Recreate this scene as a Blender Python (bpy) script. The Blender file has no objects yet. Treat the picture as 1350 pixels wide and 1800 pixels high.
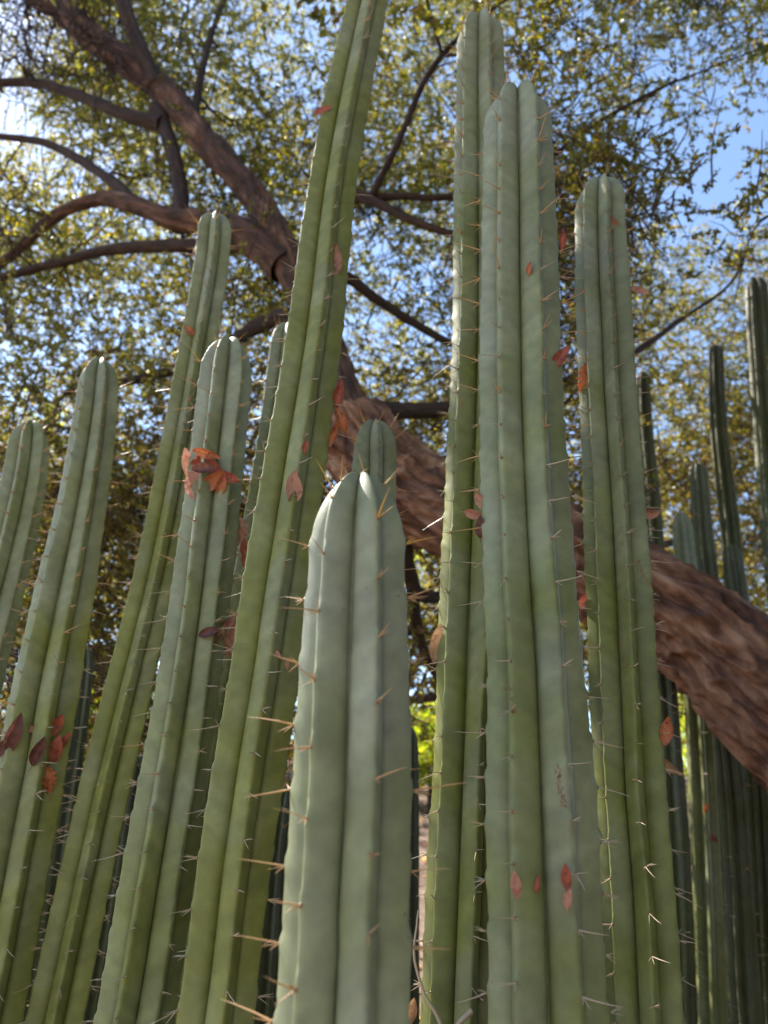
import bpy, math, random
import numpy as np
from mathutils import Vector, Matrix
from mathutils.bvhtree import BVHTree

# ------------------------------------------------------------------ camera, sky, sun, exposure
scene = bpy.context.scene
W, H, F = 1350.0, 1800.0, 1300.0          # the photograph's frame and its focal length in pixels
CAM = np.array([0.0, 0.0, 1.45])
PITCH = math.atan(F / 2966.0)             # from the vanishing point of the vertical stems
ROLL = math.radians(4.86)
fwd = np.array([0, math.cos(PITCH), math.sin(PITCH)])
right0 = np.array([1.0, 0, 0]); up0 = np.cross(right0, fwd)
RGT = right0 * math.cos(ROLL) + up0 * math.sin(ROLL)
UPV = up0 * math.cos(ROLL) - right0 * math.sin(ROLL)

cd = bpy.data.cameras.new('camera'); cam = bpy.data.objects.new('camera', cd)
scene.collection.objects.link(cam)
cam.matrix_world = Matrix(((RGT[0], UPV[0], -fwd[0], CAM[0]), (RGT[1], UPV[1], -fwd[1], CAM[1]),
                           (RGT[2], UPV[2], -fwd[2], CAM[2]), (0, 0, 0, 1)))
cd.sensor_fit = 'VERTICAL'; cd.sensor_height = 36.0; cd.sensor_width = 27.0
cd.lens = 36.0 * F / H
cd.clip_start = 0.05; cd.clip_end = 2000
cd.dof.use_dof = True; cd.dof.focus_distance = 1.45; cd.dof.aperture_fstop = 3.0
scene.camera = cam

SUN_AZ, SUN_EL = math.radians(-53), math.radians(47)      # azimuth from +Y, negative = to the left
sdir = Vector((math.sin(SUN_AZ) * math.cos(SUN_EL), math.cos(SUN_AZ) * math.cos(SUN_EL), math.sin(SUN_EL)))
world = bpy.data.worlds.new('World'); scene.world = world; world.use_nodes = True
wn = world.node_tree; bgn = wn.nodes['Background']
sky = wn.nodes.new('ShaderNodeTexSky'); sky.sky_type = 'NISHITA'; sky.sun_disc = False
sky.sun_elevation = SUN_EL; sky.sun_rotation = SUN_AZ
sky.air_density = 1.0; sky.dust_density = 0.2; sky.ozone_density = 1.0
wn.links.new(sky.outputs[0], bgn.inputs[0]); bgn.inputs[1].default_value = 0.115
sl = bpy.data.lights.new('sun', 'SUN'); sl.energy = 5.0; sl.angle = math.radians(0.53); sl.color = (1.0, 0.93, 0.82)
so = bpy.data.objects.new('sun', sl); scene.collection.objects.link(so)
so.rotation_euler = sdir.to_track_quat('Z', 'Y').to_euler()
scene.view_settings.view_transform = 'Standard'; scene.view_settings.look = 'None'
scene.view_settings.gamma = 1.0; scene.view_settings.use_curve_mapping = False
scene.view_settings.exposure = 1.65
scene.cycles.use_denoising = True
scene.cycles.max_bounces = 5; scene.cycles.diffuse_bounces = 3; scene.cycles.glossy_bounces = 2
scene.cycles.transmission_bounces = 3; scene.cycles.transparent_max_bounces = 4

rng = np.random.default_rng(7); rnd = random.Random(7)
C = scene.collection

# ------------------------------------------------------------------ helpers
def ray(px, py):
    d = RGT * ((px - W / 2) / F) + UPV * ((H / 2 - py) / F) + fwd
    return d
def atY(px, py, Y):
    d = ray(px, py); return CAM + d * (Y / d[1])
def depth(p): return float(np.dot(np.asarray(p) - CAM, fwd))

def vnoise(p, seed=0):
    """value noise on an (n,3) array, about -1..1"""
    p = np.asarray(p, float); i = np.floor(p).astype(np.int64); f = p - i
    f = f * f * (3 - 2 * f); out = 0
    for dx in (0, 1):
        for dy in (0, 1):
            for dz in (0, 1):
                h = ((i[:, 0] + dx) * 374761393 + (i[:, 1] + dy) * 668265263 + (i[:, 2] + dz) * 2147483647 + seed * 974634777) & 0xffffffff
                h = ((h ^ (h >> 13)) * 1274126177) & 0xffffffff
                h = (h ^ (h >> 16)) & 0xffff
                w = (f[:, 0] if dx else 1 - f[:, 0]) * (f[:, 1] if dy else 1 - f[:, 1]) * (f[:, 2] if dz else 1 - f[:, 2])
                out = out + w * (h / 32767.5 - 1)
    return out

def mesh_from(name, verts, faces, mat=None, smooth=True, attrs=None):
    """verts (n,3), faces (m,k) of one arity or a list of mixed arrays"""
    me = bpy.data.meshes.new(name)
    fl = faces if isinstance(faces, list) else [faces]
    fl = [np.asarray(f, np.int32) for f in fl if len(f)]
    me.vertices.add(len(verts)); me.vertices.foreach_set('co', np.asarray(verts, np.float32).ravel())
    idx = np.concatenate([f.ravel() for f in fl])
    tot = np.concatenate([np.full(len(f), f.shape[1], np.int32) for f in fl])
    me.loops.add(len(idx)); me.loops.foreach_set('vertex_index', idx)
    me.polygons.add(len(tot))
    me.polygons.foreach_set('loop_start', np.concatenate([[0], np.cumsum(tot)[:-1]]).astype(np.int32))
    me.polygons.foreach_set('loop_total', tot)
    me.polygons.foreach_set('use_smooth', np.full(len(tot), smooth))
    for k, (t, a) in (attrs or {}).items():
        at = me.attributes.new(k, t, 'POINT')
        at.data.foreach_set({'FLOAT_COLOR': 'color', 'FLOAT_VECTOR': 'vector', 'FLOAT': 'value'}[t], np.asarray(a, np.float32).ravel())
    me.update(calc_edges=True); me.validate()
    if mat: me.materials.append(mat)
    return me

def obj(name, me, parent=None, loc=None):
    o = bpy.data.objects.new(name, me); C.objects.link(o)
    if parent: o.parent = parent
    if loc is not None: o.location = loc
    return o
def tag(o, label=None, cat=None, group=None, kind=None):
    for k, v in (('label', label), ('category', cat), ('group', group), ('kind', kind)):
        if v: o[k] = v
    return o
def empty(name, loc):
    o = bpy.data.objects.new(name, None); C.objects.link(o); o.location = loc
    o.empty_display_size = 0.1
    return o

def tube(path, radii, nseg=8, close=True):
    """verts, quads of a tapering tube along path (n,3); also angle and length per vertex"""
    path = np.asarray(path, float); n = len(path)
    t = np.gradient(path, axis=0); t /= np.linalg.norm(t, axis=1)[:, None] + 1e-12
    ref = np.array([0, 0, 1.0]) if abs(t[:, 2]).mean() < 0.8 else np.array([0, 1.0, 0])
    a = np.cross(t, ref); a /= np.linalg.norm(a, axis=1)[:, None] + 1e-12
    b = np.cross(t, a)
    th = np.linspace(0, 2 * np.pi, nseg, endpoint=False)
    v = path[:, None] + np.asarray(radii)[:, None, None] * (np.cos(th)[None, :, None] * a[:, None] + np.sin(th)[None, :, None] * b[:, None])
    i = np.arange(n - 1)[:, None] * nseg; j = np.arange(nseg)[None]; k = (j + 1) % nseg
    f = np.stack([i + j, i + k, i + k + nseg, i + j + nseg], -1).reshape(-1, 4)
    L = np.concatenate([[0], np.cumsum(np.linalg.norm(np.diff(path, axis=0), axis=1))])
    return v.reshape(-1, 3), f, np.tile(th, n), np.repeat(L, nseg)

def spline(pts, step):
    """Catmull-Rom through rows of pts (any width, first 3 = position), resampled evenly"""
    p = np.asarray(pts, float); q = np.vstack([2 * p[0] - p[1], p, 2 * p[-1] - p[-2]]); out = []
    for i in range(1, len(q) - 2):
        n = max(2, int(np.linalg.norm(q[i + 1, :3] - q[i, :3]) / step * 2))
        t = np.linspace(0, 1, n, endpoint=False)[:, None]
        a, b, c, d = q[i - 1], q[i], q[i + 1], q[i + 2]
        out.append(0.5 * (2 * b + (c - a) * t + (2 * a - 5 * b + 4 * c - d) * t ** 2 + (3 * b - a - 3 * c + d) * t ** 3))
    out.append(p[-1:]); o = np.vstack(out)
    s = np.concatenate([[0], np.cumsum(np.linalg.norm(np.diff(o[:, :3], axis=0), axis=1))])
    m = max(2, int(s[-1] / step) + 1); ss = np.linspace(0, s[-1], m)
    return np.stack([np.interp(ss, s, o[:, k]) for k in range(o.shape[1])], 1)

# ------------------------------------------------------------------ materials
def new_mat(name):
    m = bpy.data.materials.new(name); m.use_nodes = True
    return m, m.node_tree.nodes, m.node_tree.links, m.node_tree.nodes['Principled BSDF']
def ramp(n, stops):
    r = n.new('ShaderNodeValToRGB'); e = r.color_ramp.elements
    while len(e) < len(stops): e.new(0.5)
    for x, (p, c) in zip(e, stops): x.position = p; x.color = (*c, 1)
    return r

def cactus_mat():
    m, n, l, p = new_mat('cactus_skin')
    at = n.new('ShaderNodeAttribute'); at.attribute_name = 'skin'
    ob = n.new('ShaderNodeTexCoord')
    nz = n.new('ShaderNodeTexNoise'); nz.inputs['Scale'].default_value = 45; nz.inputs['Detail'].default_value = 6
    l.new(ob.outputs['Object'], nz.inputs['Vector'])
    mp = n.new('ShaderNodeMapRange'); mp.inputs['To Min'].default_value = 0.68; mp.inputs['To Max'].default_value = 1.30
    l.new(nz.outputs['Fac'], mp.inputs['Value'])
    mu = n.new('ShaderNodeVectorMath'); mu.operation = 'SCALE'
    l.new(at.outputs['Color'], mu.inputs[0]); l.new(mp.outputs[0], mu.inputs['Scale'])
    # small corky specks and scratches in the skin
    vo = n.new('ShaderNodeTexVoronoi'); vo.inputs['Scale'].default_value = 38; vo.inputs['Randomness'].default_value = 1
    l.new(ob.outputs['Object'], vo.inputs['Vector'])
    sp = ramp(n, [(0.0, (1, 1, 1)), (0.075, (1, 1, 1)), (0.11, (0, 0, 0)), (1, (0, 0, 0))])
    l.new(vo.outputs['Distance'], sp.inputs[0])
    n2 = n.new('ShaderNodeTexNoise'); n2.inputs['Scale'].default_value = 9; l.new(ob.outputs['Object'], n2.inputs['Vector'])
    g = ramp(n, [(0.56, (0, 0, 0)), (0.64, (1, 1, 1))]); l.new(n2.outputs['Fac'], g.inputs[0])
    mm = n.new('ShaderNodeMath'); mm.operation = 'MULTIPLY'; l.new(sp.outputs[0], mm.inputs[0]); l.new(g.outputs[0], mm.inputs[1])
    mx = n.new('ShaderNodeMix'); mx.data_type = 'RGBA'; mx.inputs['B'].default_value = (0.20, 0.145, 0.085, 1)
    l.new(mm.outputs[0], mx.inputs['Factor']); l.new(mu.outputs[0], mx.inputs['A'])
    l.new(mx.outputs['Result'], p.inputs['Base Color'])
    p.inputs['Roughness'].default_value = 0.52; p.inputs['Specular IOR Level'].default_value = 0.35
    n3 = n.new('ShaderNodeTexNoise'); n3.inputs['Scale'].default_value = 260; n3.inputs['Detail'].default_value = 3
    l.new(ob.outputs['Object'], n3.inputs['Vector'])
    bp = n.new('ShaderNodeBump'); bp.inputs['Strength'].default_value = 0.10; bp.inputs['Distance'].default_value = 0.002
    l.new(n3.outputs['Fac'], bp.inputs['Height']); l.new(bp.outputs[0], p.inputs['Normal'])
    return m

def bark_mat(name, stops, scale=1.0):
    m, n, l, p = new_mat(name)
    at = n.new('ShaderNodeAttribute'); at.attribute_name = 'bark'
    nz = n.new('ShaderNodeTexNoise'); nz.inputs['Scale'].default_value = 14 * scale; nz.inputs['Detail'].default_value = 8; nz.inputs['Roughness'].default_value = 0.65
    l.new(at.outputs['Vector'], nz.inputs['Vector'])
    r = ramp(n, stops); l.new(nz.outputs['Fac'], r.inputs[0])
    wp = n.new('ShaderNodeTexNoise'); wp.inputs['Scale'].default_value = 9 * scale; wp.inputs['Detail'].default_value = 4
    l.new(at.outputs['Vector'], wp.inputs['Vector'])
    ws = n.new('ShaderNodeVectorMath'); ws.operation = 'SCALE'; ws.inputs['Scale'].default_value = 0.09 / scale; l.new(wp.outputs['Color'], ws.inputs[0])
    wa = n.new('ShaderNodeVectorMath'); wa.operation = 'ADD'; l.new(at.outputs['Vector'], wa.inputs[0]); l.new(ws.outputs[0], wa.inputs[1])
    vo = n.new('ShaderNodeTexNoise'); vo.noise_type = 'RIDGED_MULTIFRACTAL'; vo.inputs['Scale'].default_value = 16 * scale; vo.inputs['Detail'].default_value = 3
    l.new(wa.outputs[0], vo.inputs['Vector'])
    cr = ramp(n, [(0.15, (1, 1, 1)), (0.8, (0.22, 0.19, 0.18))]); l.new(vo.outputs['Fac'], cr.inputs[0])
    mx = n.new('ShaderNodeMix'); mx.data_type = 'RGBA'; mx.blend_type = 'MULTIPLY'; mx.inputs['Factor'].default_value = 0.8
    l.new(r.outputs[0], mx.inputs['A']); l.new(cr.outputs[0], mx.inputs['B'])
    l.new(mx.outputs['Result'], p.inputs['Base Color']); p.inputs['Roughness'].default_value = 0.85
    ad = n.new('ShaderNodeMath'); ad.operation = 'ADD'; l.new(nz.outputs['Fac'], ad.inputs[0]); l.new(cr.outputs[0], ad.inputs[1])
    bp = n.new('ShaderNodeBump'); bp.inputs['Strength'].default_value = 1.0; bp.inputs['Distance'].default_value = 0.02
    l.new(ad.outputs[0], bp.inputs['Height']); l.new(bp.outputs[0], p.inputs['Normal'])
    return m

def leaf_mat(name, transl, rough=0.38):
    """colour per leaf comes from the attribute 'tint'; light shines through the blade"""
    m, n, l, p = new_mat(name)
    at = n.new('ShaderNodeAttribute'); at.attribute_name = 'tint'
    l.new(at.outputs['Color'], p.inputs['Base Color']); p.inputs['Roughness'].default_value = rough
    p.inputs['Specular IOR Level'].default_value = 0.5
    tr = n.new('ShaderNodeBsdfTranslucent')
    tc = n.new('ShaderNodeMix'); tc.data_type = 'RGBA'; tc.blend_type = 'MULTIPLY'; tc.inputs['Factor'].default_value = 1
    tc.inputs['B'].default_value = transl
    sc = n.new('ShaderNodeVectorMath'); sc.operation = 'SCALE'; sc.inputs['Scale'].default_value = 4.6
    l.new(at.outputs['Color'], sc.inputs[0]); l.new(sc.outputs[0], tc.inputs['A'])
    l.new(tc.outputs['Result'], tr.inputs['Color'])
    mx = n.new('ShaderNodeMixShader'); mx.inputs[0].default_value = 0.5
    l.new(p.outputs[0], mx.inputs[1]); l.new(tr.outputs[0], mx.inputs[2])
    l.new(mx.outputs[0], n['Material Output'].inputs['Surface'])
    return m

def spine_mat(name, base, tip):
    m, n, l, p = new_mat(name)
    at = n.new('ShaderNodeAttribute'); at.attribute_name = 'along'
    r = ramp(n, [(0.0, (0.20, 0.12, 0.06)), (0.14, base), (0.75, base), (1.0, tip)]); l.new(at.outputs['Fac'], r.inputs[0])
    l.new(r.outputs[0], p.inputs['Base Color']); p.inputs['Roughness'].default_value = 0.4
    p.inputs['Subsurface Weight'].default_value = 0.0
    return m

def dead_mat(name, col, col2):
    m, n, l, p = new_mat(name)
    ob = n.new('ShaderNodeTexCoord'); nz = n.new('ShaderNodeTexNoise'); nz.inputs['Scale'].default_value = 90; nz.inputs['Detail'].default_value = 6
    l.new(ob.outputs['Object'], nz.inputs['Vector'])
    r = ramp(n, [(0.26, (col2[0] * .4, col2[1] * .4, col2[2] * .4)), (0.36, col2), (0.52, col)]); l.new(nz.outputs['Fac'], r.inputs[0])
    l.new(r.outputs[0], p.inputs['Base Color']); p.inputs['Roughness'].default_value = 0.5
    tr = n.new('ShaderNodeBsdfTranslucent'); l.new(r.outputs[0], tr.inputs['Color'])
    mx = n.new('ShaderNodeMixShader'); mx.inputs[0].default_value = 0.3
    l.new(p.outputs[0], mx.inputs[1]); l.new(tr.outputs[0], mx.inputs[2]); l.new(mx.outputs[0], n['Material Output'].inputs['Surface'])
    return m

M_CACT = cactus_mat()
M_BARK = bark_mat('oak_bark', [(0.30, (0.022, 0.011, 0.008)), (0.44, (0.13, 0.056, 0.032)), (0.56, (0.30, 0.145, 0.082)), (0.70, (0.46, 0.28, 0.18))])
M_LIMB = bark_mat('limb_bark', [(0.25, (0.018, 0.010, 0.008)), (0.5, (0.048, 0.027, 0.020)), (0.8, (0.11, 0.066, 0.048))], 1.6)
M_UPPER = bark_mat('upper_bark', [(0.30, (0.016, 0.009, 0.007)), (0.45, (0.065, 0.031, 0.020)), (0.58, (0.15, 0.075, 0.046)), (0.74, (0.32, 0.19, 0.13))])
M_LEAF = leaf_mat('oak_leaves', (1.0, 1.0, 0.28, 1))
M_SHRUB = leaf_mat('shrub_leaves', (1.0, 1.0, 0.3, 1), 0.5)
M_SP_NEW = spine_mat('young_spine', (0.62, 0.33, 0.06), (0.70, 0.42, 0.10))
M_SP_MID = spine_mat('brown_spine', (0.52, 0.30, 0.14), (0.58, 0.36, 0.19))
M_SP_OLD = spine_mat('grey_spine', (0.46, 0.35, 0.24), (0.50, 0.42, 0.33))
DEAD = {'orange': dead_mat('orange_dead_leaf', (0.50, 0.16, 0.06), (0.30, 0.08, 0.04)),
        'red': dead_mat('red_dead_leaf', (0.44, 0.12, 0.075), (0.28, 0.065, 0.045)),
        'pink': dead_mat('pink_dead_leaf', (0.56, 0.29, 0.21), (0.42, 0.16, 0.11)),
        'tan': dead_mat('tan_dead_leaf', (0.42, 0.25, 0.14), (0.26, 0.13, 0.07)),
        'dark': dead_mat('dark_dead_leaf', (0.14, 0.05, 0.04), (0.08, 0.03, 0.025))}

# ------------------------------------------------------------------ ground
def terrain(x, y):
    x = np.asarray(x, float); y = np.asarray(y, float)
    t = np.clip((y - 3.2) / 11.0, 0, 1); t = t * t * (3 - 2 * t)
    z = 2.9 * t
    p = np.stack([x.ravel() * .35, y.ravel() * .35, np.zeros(x.size)], 1)
    z = z + (0.16 * vnoise(p, 3) + 0.05 * vnoise(p * 4.1, 4)).reshape(x.shape) * np.clip(y / 4 - .4, 0, 1)
    return z
g1 = np.concatenate([-np.geomspace(400, 12, 14), np.linspace(-11, 11, 111), np.geomspace(12, 400, 14)])
g2 = np.concatenate([-np.geomspace(300, 6, 12), np.linspace(-5, 18, 140), np.geomspace(19, 600, 16)])
gx, gy = np.meshgrid(g1, g2, indexing='ij'); gz = terrain(gx, gy)
nx, ny = gx.shape
ii = (np.arange(nx - 1)[:, None] * ny + np.arange(ny - 1)[None]).ravel()
gm, n, l, p = new_mat('leaf_strewn_earth')
ob = n.new('ShaderNodeTexCoord'); nz = n.new('ShaderNodeTexNoise'); nz.inputs['Scale'].default_value = 2.2; nz.inputs['Detail'].default_value = 9; nz.inputs['Roughness'].default_value = .7
l.new(ob.outputs['Object'], nz.inputs['Vector'])
r = ramp(n, [(0.3, (0.055, 0.036, 0.027)), (0.5, (0.15, 0.10, 0.075)), (0.7, (0.30, 0.21, 0.16))]); l.new(nz.outputs['Fac'], r.inputs[0])
l.new(r.outputs[0], p.inputs['Base Color']); p.inputs['Roughness'].default_value = .95
bp = n.new('ShaderNodeBump'); bp.inputs['Distance'].default_value = .05; l.new(nz.outputs['Fac'], bp.inputs['Height']); l.new(bp.outputs[0], p.inputs['Normal'])
ground = obj('ground', mesh_from('ground', np.stack([gx.ravel(), gy.ravel(), gz.ravel()], 1),
             np.stack([ii, ii + ny, ii + ny + 1, ii + 1], 1), gm)); tag(ground, 'brown earth slope strewn with dry leaves', 'ground', kind='structure')

pm, n, l, p = new_mat('added_fill_path')  # unseen path, added to bounce warm fill onto the stems
ob = n.new('ShaderNodeTexCoord'); nz = n.new('ShaderNodeTexNoise'); nz.inputs['Scale'].default_value = 30; nz.inputs['Detail'].default_value = 8
l.new(ob.outputs['Object'], nz.inputs['Vector'])
r = ramp(n, [(0.3, (0.20, 0.16, 0.115)), (0.7, (0.33, 0.275, 0.21))]); l.new(nz.outputs['Fac'], r.inputs[0]); l.new(r.outputs[0], p.inputs['Base Color'])
p.inputs['Roughness'].default_value = .95
xs = np.linspace(-14, 14, 57); e0 = -3.4 + .15 * np.sin(xs * 1.3); e1 = .45 + .12 * np.sin(xs * 1.7 + 1)
pv = np.concatenate([np.c_[xs, e0, terrain(xs, e0) + .006], np.c_[xs, e1, terrain(xs, e1) + .006]])
k_ = np.arange(56); path = obj('path', mesh_from('path', pv, np.stack([k_, k_ + 1, k_ + 58, k_ + 57], 1), pm)); tag(path, 'unseen pale path added in front of the cactus bed to reflect fill light', 'path', kind='structure')

# ------------------------------------------------------------------ leaves in bulk
def leaf_cloud(base, direction, length, width, tints, fold=0.35, plain=False):
    """base (n,3), direction (n,3): folded four- or six-point leaf blades; returns verts, faces, colours"""
    n = len(base); d = direction / (np.linalg.norm(direction, axis=1)[:, None] + 1e-9)
    r = rng.normal(size=(n, 3)); s = np.cross(d, r); s /= np.linalg.norm(s, axis=1)[:, None] + 1e-9
    nn = np.cross(d, s); L = length[:, None]; w = width[:, None]
    v0 = base; v5 = base + d * L + nn * L * .12
    m1 = base + d * L * .36 ; m2 = base + d * L * .74 + nn * L * .05
    a1 = m1 + s * w * .5 + nn * w * fold; b1 = m1 - s * w * .5 + nn * w * fold
    a2 = m2 + s * w * .36 + nn * w * fold; b2 = m2 - s * w * .36 + nn * w * fold
    if plain:               # small far leaves: two folded triangles
        m0 = base + d * L * .5; V = np.stack([v0, m0 + s * w * .56 + nn * w * fold, v5, m0 - s * w * .56 + nn * w * fold], 1).reshape(-1, 3)
        o = np.arange(n)[:, None] * 4
        return V, np.concatenate([o + np.array([[0, 1, 2]]), o + np.array([[0, 2, 3]])]), np.repeat(np.c_[tints, np.ones(n)], 4, 0)
    V = np.stack([v0, a1, a2, v5, b2, b1], 1).reshape(-1, 3)
    o = np.arange(n)[:, None] * 6
    T = np.concatenate([o + np.array([[0, 1, 2, 3]]), o + np.array([[0, 3, 4, 5]])])
    return V, T, np.repeat(np.c_[tints, np.ones(n)], 6, 0)

def twig_foliage(centers, per, tlen, llen, palette, weights, droop=-.15, carve=None, plain=False):
    """one short twig at each centre, 'per' leaves along it -> leaf arrays and twig tube arrays"""
    n = len(centers)
    d = rng.normal(size=(n, 3)); d[:, 2] = d[:, 2] * .6 + droop; d /= np.linalg.norm(d, axis=1)[:, None]
    tl = tlen * rng.uniform(.6, 1.3, n)
    t = rng.uniform(.12, 1, (n, per))
    base = centers[:, None] + d[:, None] * (t * tl[:, None])[..., None]
    ld = d[:, None] * .55 + rng.normal(size=(n, per, 3)) * .75
    base = base.reshape(-1, 3); ld = ld.reshape(-1, 3)
    if carve is not None:
        k = carve(base); base, ld = base[k], ld[k]
    m = len(base)
    pal = np.asarray(palette)[rng.choice(len(palette), m, p=weights)] * rng.uniform(.7, 1.3, (m, 1))
    LL = llen * rng.uniform(.65, 1.25, m)
    V, T, col = leaf_cloud(base, ld, LL, LL * rng.uniform(.45, .62, m), pal, plain=plain)
    # twigs: three-sided slivers
    e = centers + d * tl[:, None]
    s = np.cross(d, rng.normal(size=(n, 3))); s /= np.linalg.norm(s, axis=1)[:, None] + 1e-9; q = np.cross(d, s)
    R = .0028
    ring = [centers + R * (math.cos(a) * s + math.sin(a) * q) for a in (0, 2.1, 4.2)]
    TV = np.stack(ring + [e], 1).reshape(-1, 3); o = np.arange(n)[:, None] * 4
    TF = np.concatenate([o + np.array([[0, 1, 3]]), o + np.array([[1, 2, 3]]), o + np.array([[2, 0, 3]])])
    return (V, T, col), (TV, TF)

def bark_tube(path_r, nseg, step, amp, name, mat, parent, seed=0, kfreq=1.0):
    pr = spline(path_r, step)
    v, f, th, L = tube(pr[:, :3], pr[:, 3], nseg)
    R = np.repeat(pr[:, 3], nseg); c = np.repeat(pr[:, :3], nseg, 0)
    bk = np.stack([np.cos(th) * R, np.sin(th) * R, L * .30], 1)
    k = 1 / .045 * kfreq; wp_ = np.stack([vnoise(bk * k * .45, seed + 20 + q) for q in range(3)], 1) * .9
    h = 1 - np.abs(vnoise(bk * k + 9 + wp_, seed)) * 2.6; h2 = 1 - np.abs(vnoise(bk * k * 2.2 + wp_ * 1.5, seed + 1)) * 2.4; h3 = vnoise(np.stack([np.cos(th), np.sin(th), L * 2], 1) * 1.3, seed + 2)
    out = v - c; out /= np.linalg.norm(out, axis=1)[:, None] + 1e-9
    v = v + out * (amp * (h * .7 + h2 * .4) + R * .08 * h3)[:, None]
    return obj(name, mesh_from(name, v, f, mat, attrs={'bark': ('FLOAT_VECTOR', bk)}), parent)

# ------------------------------------------------------------------ the oak
def PR(lst):            # (px, py, Y, thickness px) -> rows x, y, z, radius
    out = []
    for px, py, Y, w in lst:
        q = atY(px, py, Y); out.append([*q, w * depth(q) / F / 2])
    return out
TR = PR([(a_, b_, c_, d_ * .90) for a_, b_, c_, d_ in [(1560, 1500, 2.95, 290), (1450, 1330, 2.98, 250), (1350, 1222, 3.0, 226), (1250, 1130, 3.05, 200), (1140, 1055, 3.1, 188), (950, 955, 3.2, 176), (760, 885, 3.3, 165), (670, 825, 3.33, 160), (610, 740, 3.35, 128)]])
base = [TR[0][0] + .45, 2.95, float(terrain(TR[0][0] + .45, 2.95)) - .1, .40]
mid = [TR[0][0] + .25, 2.95, (TR[0][2] + base[2]) / 2, .35]
oak = empty('oak_tree', base[:3])
tag(oak, 'large live oak with leaning furrowed trunk and spreading leafy limbs behind the cacti', 'tree')
def local(rows): return [[r[0] - base[0], r[1] - base[1], r[2] - base[2], r[3]] for r in rows]
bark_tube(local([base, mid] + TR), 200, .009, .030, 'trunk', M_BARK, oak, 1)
LIMBS = [
 ([(625, 780, 3.35, 112), (590, 660, 3.4, 84), (545, 540, 3.45, 72), (490, 425, 3.5, 66), (440, 335, 3.55, 60), (350, 235, 3.6, 58), (278, 150, 3.65, 57), (180, 80, 3.7, 54), (80, 0, 3.8, 48), (-40, -70, 3.9, 40)], 96, .016, M_UPPER),
 ([(500, 470, 3.48, 80), (440, 420, 3.52, 78), (370, 395, 3.6, 64), (300, 385, 3.65, 48), (240, 362, 3.7, 42), (175, 350, 3.8, 32), (90, 385, 3.9, 26), (0, 465, 4.0, 20), (-120, 520, 4.1, 14)], 40, .008, M_UPPER),
 ([(240, 365, 3.7, 34), (205, 325, 3.75, 26), (130, 275, 3.85, 20), (60, 247, 3.9, 17), (-60, 235, 4.0, 12)], 28, .003, M_LIMB),
 ([(440, 430, 3.52, 44), (330, 432, 3.6, 32), (200, 438, 3.7, 26), (100, 462, 3.8, 22), (0, 488, 3.9, 18), (-120, 520, 4, 12)], 28, .003, M_LIMB),
 ([(315, 400, 3.65, 44), (318, 340, 3.66, 38), (308, 285, 3.66, 34), (290, 225, 3.66, 34), (275, 190, 3.66, 36)], 28, .004, M_LIMB),
 ([(285, 220, 3.65, 40), (215, 200, 3.7, 30), (130, 165, 3.8, 26), (50, 145, 3.9, 22), (-80, 150, 4, 16)], 28, .003, M_LIMB),
 ([(275, 150, 3.6, 40), (240, 70, 3.5, 36), (215, 0, 3.4, 34), (190, -90, 3.3, 28)], 28, .004, M_LIMB),
 ([(340, 215, 3.6, 20), (352, 140, 3.55, 16), (372, 60, 3.5, 13), (405, -30, 3.4, 10)], 16, .002, M_LIMB),
 ([(610, 730, 3.35, 70), (660, 722, 3.4, 46), (730, 722, 3.5, 38), (810, 715, 3.6, 34), (930, 690, 3.8, 26), (1080, 640, 4, 18), (1200, 560, 4.2, 12)], 32, .004, M_LIMB),
 ([(585, 650, 3.42, 50), (520, 560, 3.6, 42), (450, 575, 3.8, 36), (380, 620, 4.0, 30), (270, 660, 4.2, 22), (120, 690, 4.4, 14)], 28, .004, M_LIMB),
 ([(560, 590, 3.45, 50), (600, 490, 3.5, 34), (660, 525, 3.6, 24), (730, 570, 3.7, 20), (810, 610, 3.8, 16), (930, 640, 4, 10)], 20, .003, M_LIMB),
 ([(520, 500, 3.48, 50), (600, 350, 3.4, 30), (650, 352, 3.35, 24), (720, 385, 3.3, 20), (800, 412, 3.3, 16), (930, 430, 3.3, 10)], 20, .003, M_LIMB),
 ([(600, 352, 3.4, 24), (700, 345, 3.35, 18), (800, 344, 3.3, 15), (930, 300, 3.2, 13), (1060, 210, 3.1, 10), (1190, 140, 3.0, 7)], 16, .002, M_LIMB),
 ([(650, 350, 3.35, 18), (700, 250, 3.2, 15), (760, 120, 3.1, 13), (860, 20, 3.0, 10), (980, -60, 2.9, 8)], 16, .002, M_LIMB),
 ([(700, 900, 3.32, 60), (720, 1010, 3.7, 36), (760, 1050, 4.2, 30), (900, 1020, 4.8, 24), (1200, 950, 5.4, 16)], 24, .004, M_LIMB),
 ([(650, 860, 3.35, 60), (560, 900, 3.9, 40), (420, 890, 4.5, 32), (250, 900, 5.0, 24), (60, 930, 5.4, 16), (-80, 960, 5.6, 10)], 24, .004, M_LIMB),
 ([(720, 1010, 3.7, 30), (740, 1130, 4.2, 24), (770, 1220, 4.6, 20), (640, 1235, 5, 16), (380, 1280, 5.4, 12)], 20, .003, M_LIMB),
]
limb_pts = []
for i, (rows, ns, amp, mt) in enumerate(LIMBS):
    rr = PR([(a_, b_, c_, d_ * (.80 if i == 0 else .74)) for a_, b_, c_, d_ in rows]); limb_pts.append(spline(rr, .08))
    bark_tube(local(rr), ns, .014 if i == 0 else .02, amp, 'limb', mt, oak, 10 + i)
limb_pts = np.vstack(limb_pts)

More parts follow.
